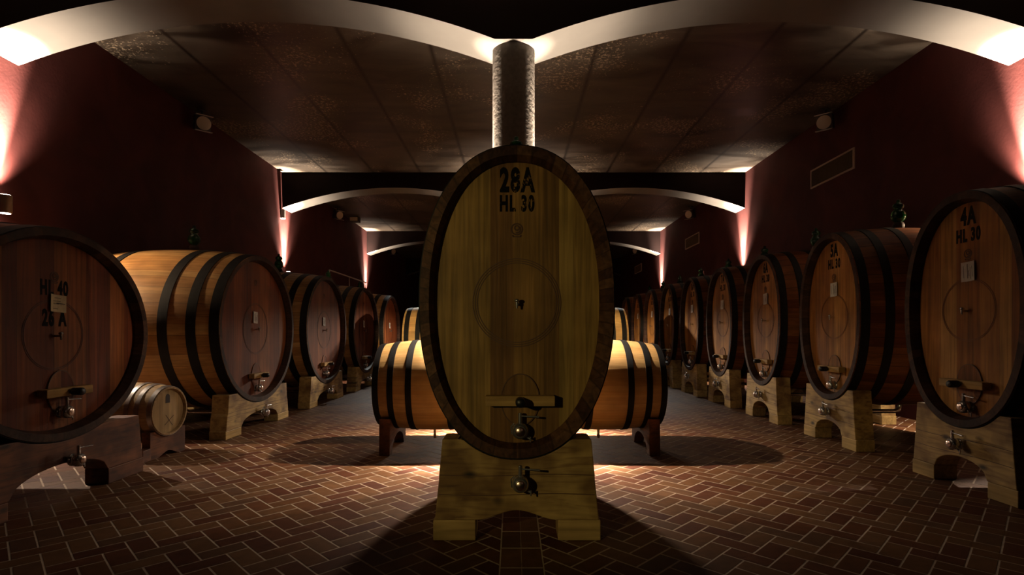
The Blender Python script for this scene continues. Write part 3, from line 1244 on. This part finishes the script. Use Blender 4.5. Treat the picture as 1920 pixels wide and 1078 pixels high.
def cradle(key, k, label, x, y, rz, zb, group, **kw):
    if key not in CR:
        kw2 = dict(kw)
        fr_m = cradle_support_meshes(k, y_at=-k.L / 2 + 0.012, zb=zb, **kw2)
        bk_m = cradle_support_meshes(k, y_at=k.L / 2 - 0.012 - kw['th'], zb=zb, **kw2)
        jl = []
        if kw.get('split'):
            jl = [joint_line_mesh(kw['halfw_top'] + 0.015, kw['split'] - 0.002, -k.L / 2 + 0.012),
                  joint_line_mesh(kw['halfw_bot'] - 0.035, kw['zfoot'] + 0.155, -k.L / 2 + 0.012)]
        CR[key] = (fr_m, bk_m, jl)
    fr_m, bk_m, jl = CR[key]
    t = thing('cask_cradle', label, 'cradle', (x, y, 0), rz, group)
    for me, feet in (fr_m, bk_m):
        s = link('support', me, t, bevel=0.006)
        for j in (jl if me is fr_m[0] else []):
            link('board_joint', j, s)
        for f in feet:
            link('foot_block', f, s, bevel=0.006)
    return t


def cask(k, label, x, y, rz, zb, group, number=None, volume=None, paint='paint', note=None, note_at=(0.02, 0.30), note_tilt=0.0, door=True,
         ring=True, stamp=True, valves=True, valve_x=0.02, pipe_z=None, num_z=0.74, num_h=0.145, vol_h=0.098, ring_s=1.0, upper_valve=None, door_z=None,
         vol_z=None, cradle_kw=None, name='wine_cask'):
    """x,y: centre of the cask on plan; rz: heading of its head"""
    t = thing(name, label, 'cask', (x, y, zb), rz, group)
    C0 = (0, 0, k.zc)

    def at(px, py, pz):
        return (px, py, pz + k.zc)
    link('stave_body', k.body, t, C0)
    h = link('head', k.head, t, C0)
    for me in k.hoops:
        link('hoop', me, t, C0)
    yf = k.yh - 0.0012
    if ring:
        o = link('carved_ring', FP['ring' if k is K30 else 'ring_amber' if k is K30R else 'ring_red'], t, at(0.0, yf, 0.0))
        o.scale = (ring_s, 1, ring_s)
        link('tasting_tap', FP['tap'], t, at(0.0, yf, -0.01))
    if number:
        link('stencilled_number', text_mesh(number, num_h, 0.56, M[paint]), t, at(0.0, yf, num_z))
    if volume:
        vz = vol_z if vol_z is not None else num_z - num_h / 2 - vol_h / 2 - 0.035
        link('stencilled_volume', text_mesh(volume, vol_h, 0.56, M[paint]), t, at(0.0, yf, vz))
    if stamp:
        link('stamped_emblem', FP['stamp'], t, at(0.0, yf, stamp if not isinstance(stamp, bool) else 0.455))
    if note:
        p = link('paper_note', note[0], t, at(note_at[0], yf - 0.003, note_at[1]), (0, note_tilt, 0))
        link('printed_lines', note[1], p)
    if door:
        D = {K30: DOOR, K30R: DOORA}.get(k, DOORR)
        dz = door_z if door_z is not None else -0.60
        d = link('manhole_door', D[0], t, at(valve_x, yf - 0.003, dz))
        link('door_joint', D[1], d, (0, -0.0012, 0))
        bx = link('crossbar', D[2], d, (0, 0, 0.0), bevel=0.004)
        kb = link('screw_knob', D[3], d, (0.0, 0, 0.0))
    if valves:
        uz = upper_valve if upper_valve is not None else -0.785
        add_valve(t, at(valve_x, yf, uz))
        link('drain_pipe', PIPE[k], t, at(valve_x, 0, 0))
        add_valve(t, at(valve_x, -k.L / 2 - 0.006, PZ[k]))
    if cradle_kw:
        pass
    return t


PZ = {K30: -1.085, K30R: -1.085, K40: -1.115, K40S: -0.95}
PIPE = {k: pipe_mesh(k, PZ[k]) for k in PZ}

# ---- the cask in the middle ----------------------------------------------------
ZB30 = 1.447 - K30.zc
cask(K30, 'tall oval oak cask marked 28A HL 30, front and centre before the column', 0.02, 3.22 + K30.L / 2, 0, ZB30, 'oval upright casks',
     number='28A', volume='HL 30', paint='paint_worn', num_z=0.752, vol_z=0.610, num_h=0.140, vol_h=0.093, stamp=0.455, valve_x=0.02)
CK30 = dict(halfw_top=0.452, halfw_bot=0.508, ztop=0.615, zfoot=0.125, arch_rise=0.058, foot_w=0.258, th=0.2, mat=M['cradle'], split=0.40)
cradle('c30', K30, 'knotty pine cradle on two blocks under the centre cask 28A', 0.02, 3.22 + K30.L / 2, 0, ZB30, 'pine cradles under the casks', **CK30)
airlock('green glass airlock peeking over the centre cask 28A', 0.02, 3.22 + K30.L / 2, ZB30 + 2 * K30.zc + 0.001, s=1.1)

# ---- the right row --------------------------------------------------------------
XR = 3.605 + K30.L / 2
row = [(4.33, '4A', 'nearest in the right row'), (6.14, '5A', 'second in the right row'), (7.81, '6A', 'third in the right row'),
       (9.41, '7A', 'fourth in the right row'), (11.0, '8A', 'fifth in the right row'), (12.6, '9A', 'sixth in the right row'),
       (14.2, '10A', 'seventh in the right row'), (15.8, '11A', 'eighth in the right row'), (17.35, '12A', 'farthest visible in the right row')]
CKR = dict(halfw_top=0.452, halfw_bot=0.508, ztop=0.640, zfoot=0.125, arch_rise=0.13, foot_w=0.25, th=0.2, mat=M['cradle'], split=0.40)
random.seed(3)
for i, (y, num, w) in enumerate(row):
    near = i < 3
    mk = (' marked %s HL 30' % num) if i < 2 else ''
    cask(K30R, 'oval cask%s with white note, %s' % (mk, w), XR, y, -PI / 2, ZB30, 'oval upright casks', number=num, volume='HL 30',
         note=NOTE, note_at=(0.02 + random.uniform(-0.01, 0.01), 0.31 - (0.0 if i else 0.0)), note_tilt=random.uniform(-0.08, 0.02) - 0.03,
         stamp=0.455, num_z=0.755, num_h=0.136, vol_h=0.100, ring_s=0.95)
    cradle('c30r', K30R, 'arched pine cradle under the cask %s' % w, XR, y, -PI / 2, ZB30, 'pine cradles under the casks', **CKR)
    airlock('green glass airlock on the cask %s' % w, XR, y, ZB30 + 2 * K30.zc + 0.001)

# ---- the left row ---------------------------------------------------------------
XL = -3.36 - K40.L / 2
ZB26 = 1.246 - K40S.zc
cask(K40S, 'round dark cask marked HL 40 and 26 A, at the left edge', -3.36 - K40S.L / 2, 4.0, PI / 2, ZB26, 'round casks in the left row',
     number='26 A', volume='HL 40', num_z=0.12, num_h=0.115, vol_z=0.345, vol_h=0.105, note=NOTE_OLD, note_at=(0.02, 0.235), note_tilt=0.07,
     stamp=0.435, valve_x=0.05, door_z=-0.43, upper_valve=-0.585, ring_s=0.98)
CK26 = dict(halfw_top=0.80, halfw_bot=0.86, ztop=0.52, zfoot=0.13, arch_rise=0.15, foot_w=0.42, th=0.2, mat=M['cradle_red'], split=0.33)
cradle('c26', K40S, 'reddish timber cradle under the cask HL 40 at the left edge', -3.36 - K40S.L / 2, 4.0, PI / 2, ZB26, 'timber cradles in the left row', **CK26)
ZB40 = 1.315 - K40.zc
CK40 = dict(halfw_top=0.80, halfw_bot=0.87, ztop=0.52, zfoot=0.10, arch_rise=0.13, foot_w=0.36, th=0.2, mat=M['cradle'], split=0.30)
lrow = [(7.12, 'second in the left row, orange body with black hoops', True), (9.69, 'third in the left row', True), (12.26, 'fourth in the left row', True),
        (14.80, 'farthest in the left row', True)]
for i, (y, w, nt_) in enumerate(lrow):
    cask(K40, 'round cask with slim note, %s' % w, XL, y, PI / 2, ZB40, 'round casks in the left row',
         number=None, volume=None, note=NOTE_SLIM, note_at=(-0.03, 0.15), note_tilt=0.08, stamp=0.62, valve_x=0.0, door_z=-0.62,
         upper_valve=-0.79, ring_s=1.25)
    cradle('c40', K40, 'pine cradle with arched base, under the cask %s' % w.split(',')[0], XL, y, PI / 2, ZB40, 'timber cradles in the left row', **CK40)
    airlock('green glass airlock on the cask %s' % w.split(',')[0], XL + 0.12, y, ZB40 + 2 * K40.zc + 0.001)

# ---- pair of barrels either side of the column ------------------------------------


def tap_mesh():
    mb = MB()
    mb.tube([(0, 0, 0.04), (0, 0, -0.055)], 0.014, 12)
    mb.tube([(0, 0, -0.05), (0, 0, -0.085)], [0.018, 0.014], 12)
    mb.tube([(-0.05, 0, -0.03), (0.05, 0, -0.03)], 0.007, 8)
    return mb.mesh('bottom_tap', M['bronze_tap'])


TAPM = tap_mesh()


def barrel_cradle(label, x, y, k, zb, group):
    t = thing('barrel_cradle', label, 'cradle', (x, y, 0), PI / 2, group)
    th = 0.11
    for yy in (-k.L / 2 + 0.07, k.L / 2 - 0.07 - th):
        me, feet = cradle_support_meshes(k, 0.40, 0.42, zb + 0.17, 0.0, 0.17, 0.12, th, yy, zb, M['cradle_red'])
        link('support', me, t, bevel=0.005)


ZBT = 0.205
for x, sd in ((-0.862, 'left'), (0.985, 'right')):
    t = thing('wine_barrel', 'orange oak barrel with black hoops lying crosswise %s of the column' % sd, 'barrel', (x, 5.86, ZBT), PI / 2,
              'barrels lying crosswise by the column')
    link('stave_body', KTON.body, t, (0, 0, KTON.zc))
    link('head', KTON.head, t, (0, 0, KTON.zc))
    for me in KTON.hoops:
        link('hoop', me, t, (0, 0, KTON.zc))
    link('bottom_tap', TAPM, t, (-0.16, -0.02 if x < 0 else 0.08, 0.02))
    barrel_cradle('low reddish timber cradle under the barrel %s of the column' % sd, x, 5.86, KTON, ZBT, 'low cradles under the crosswise barrels')

# larger casks lying crosswise by the second column
for x, sd in ((-1.55, 'left'), (1.63, 'right')):
    zb = 0.30
    t = thing('wine_cask', 'yellow lit cask with black hoops lying crosswise, far back %s of the centre cask' % sd, 'cask', (x, 12.9, zb), PI / 2 if x > 0 else -PI / 2,
              'casks lying crosswise by the second column')
    link('stave_body', KREAR.body, t, (0, 0, KREAR.zc))
    link('head', KREAR.head, t, (0, 0, KREAR.zc))
    for me in KREAR.hoops:
        link('hoop', me, t, (0, 0, KREAR.zc))
    tc_ = thing('barrel_cradle', 'timber cradle under the far crosswise cask %s of the centre' % sd, 'cradle', (x, 12.9, 0), PI / 2, 'cradles under the far crosswise casks')
    for yy in (-KREAR.L / 2 + 0.05, KREAR.L / 2 - 0.05 - 0.18):
        me, feet = cradle_support_meshes(KREAR, 0.6, 0.65, zb + 0.2, 0.0, 0.15, 0.2, 0.18, yy, zb, M['cradle'])
        link('support', me, tc_)

# ---- small pale barrel between the two nearest left casks ----------------------------
bx, by, bz = -3.54, 5.54, 0.170
rzb = PI / 2 - 0.10
t = thing('small_barrel', 'small pale oak barrel with grey metal hoops between the two nearest left casks', 'barrel',
          (bx - 0.39 * math.cos(0.10), by + 0.39 * math.sin(0.10) * 0, bz), rzb)
link('stave_body', KSMALL.body, t, (0, 0, KSMALL.zc))
link('head', KSMALL.head, t, (0, 0, KSMALL.zc))
for me in KSMALL.hoops:
    link('hoop', me, t, (0, 0, KSMALL.zc))
mb = MB()
n = 16
pts = [(-0.030, -0.045), (0.030, -0.045)] + [(0.030 * math.cos(PI * i / n), 0.015 + 0.034 * math.sin(PI * i / n)) for i in range(n + 1)]
mb.prism(pts, 0.0, -0.0015)
o = link('stamped_emblem', mb.mesh('stamped_emblem', M['ink']), t, (0.0, KSMALL.yh, KSMALL.zc + 0.125))
mb = MB()
for sgn in (-1, 1):
    mb.box((0, -0.0007, 0), (0.15, 0.0014, 0.006), mat=Matrix.Rotation(sgn * 0.75 + 0.15, 4, 'Y'))
link('pencil_cross', mb.mesh('pencil_cross', M['groove']), t, (0.02, KSMALL.yh, KSMALL.zc - 0.10))
tcr = thing('barrel_cradle', 'low dark timber rack under the small pale barrel', 'cradle', (bx - 0.39, by, 0), rzb)
for yy in (-KSMALL.L / 2 + 0.02, KSMALL.L / 2 - 0.02 - 0.09):
    me, feet = cradle_support_meshes(KSMALL, 0.24, 0.25, bz + 0.10, 0.0, 0.05, 0.08, 0.09, yy, bz, M['cradle_red'])
    link('support', me, tcr)
# timber block in front of it
t = thing('wooden_block', 'short reddish timber block on the floor beside the small pale barrel', 'block', (-3.66, 5.19, 0), 0.05)
mb = MB(); mb.box((0, 0, 0.06), (0.18, 0.13, 0.12)); link('block', mb.mesh('block', M['cradle_red']), t, bevel=0.006)

# ---- steel rail on the left wall beyond the third cask ------------------------------
t = thing('wall_rail', 'thin pale steel rail along the left wall above the fourth cask', 'rail', (-XW, 16.5, 3.2))
mb = MB()
mb.tube([(0.10, 0.0, 0), (0.10, 4.1, 0)], 0.022, 10)
link('rail_tube', mb.mesh('rail_tube', M['rail']), t)
for yy in (0.0, 2.0, 4.0):
    mb = MB()
    mb.tube([(0.10, yy, 0.0), (0.10, yy, -0.62)], 0.016, 8)
    mb.tube([(0.0, yy, -0.45), (0.10, yy, -0.45)], 0.016, 8)
    link('rail_post', mb.mesh('rail_post', M['rail']), t)
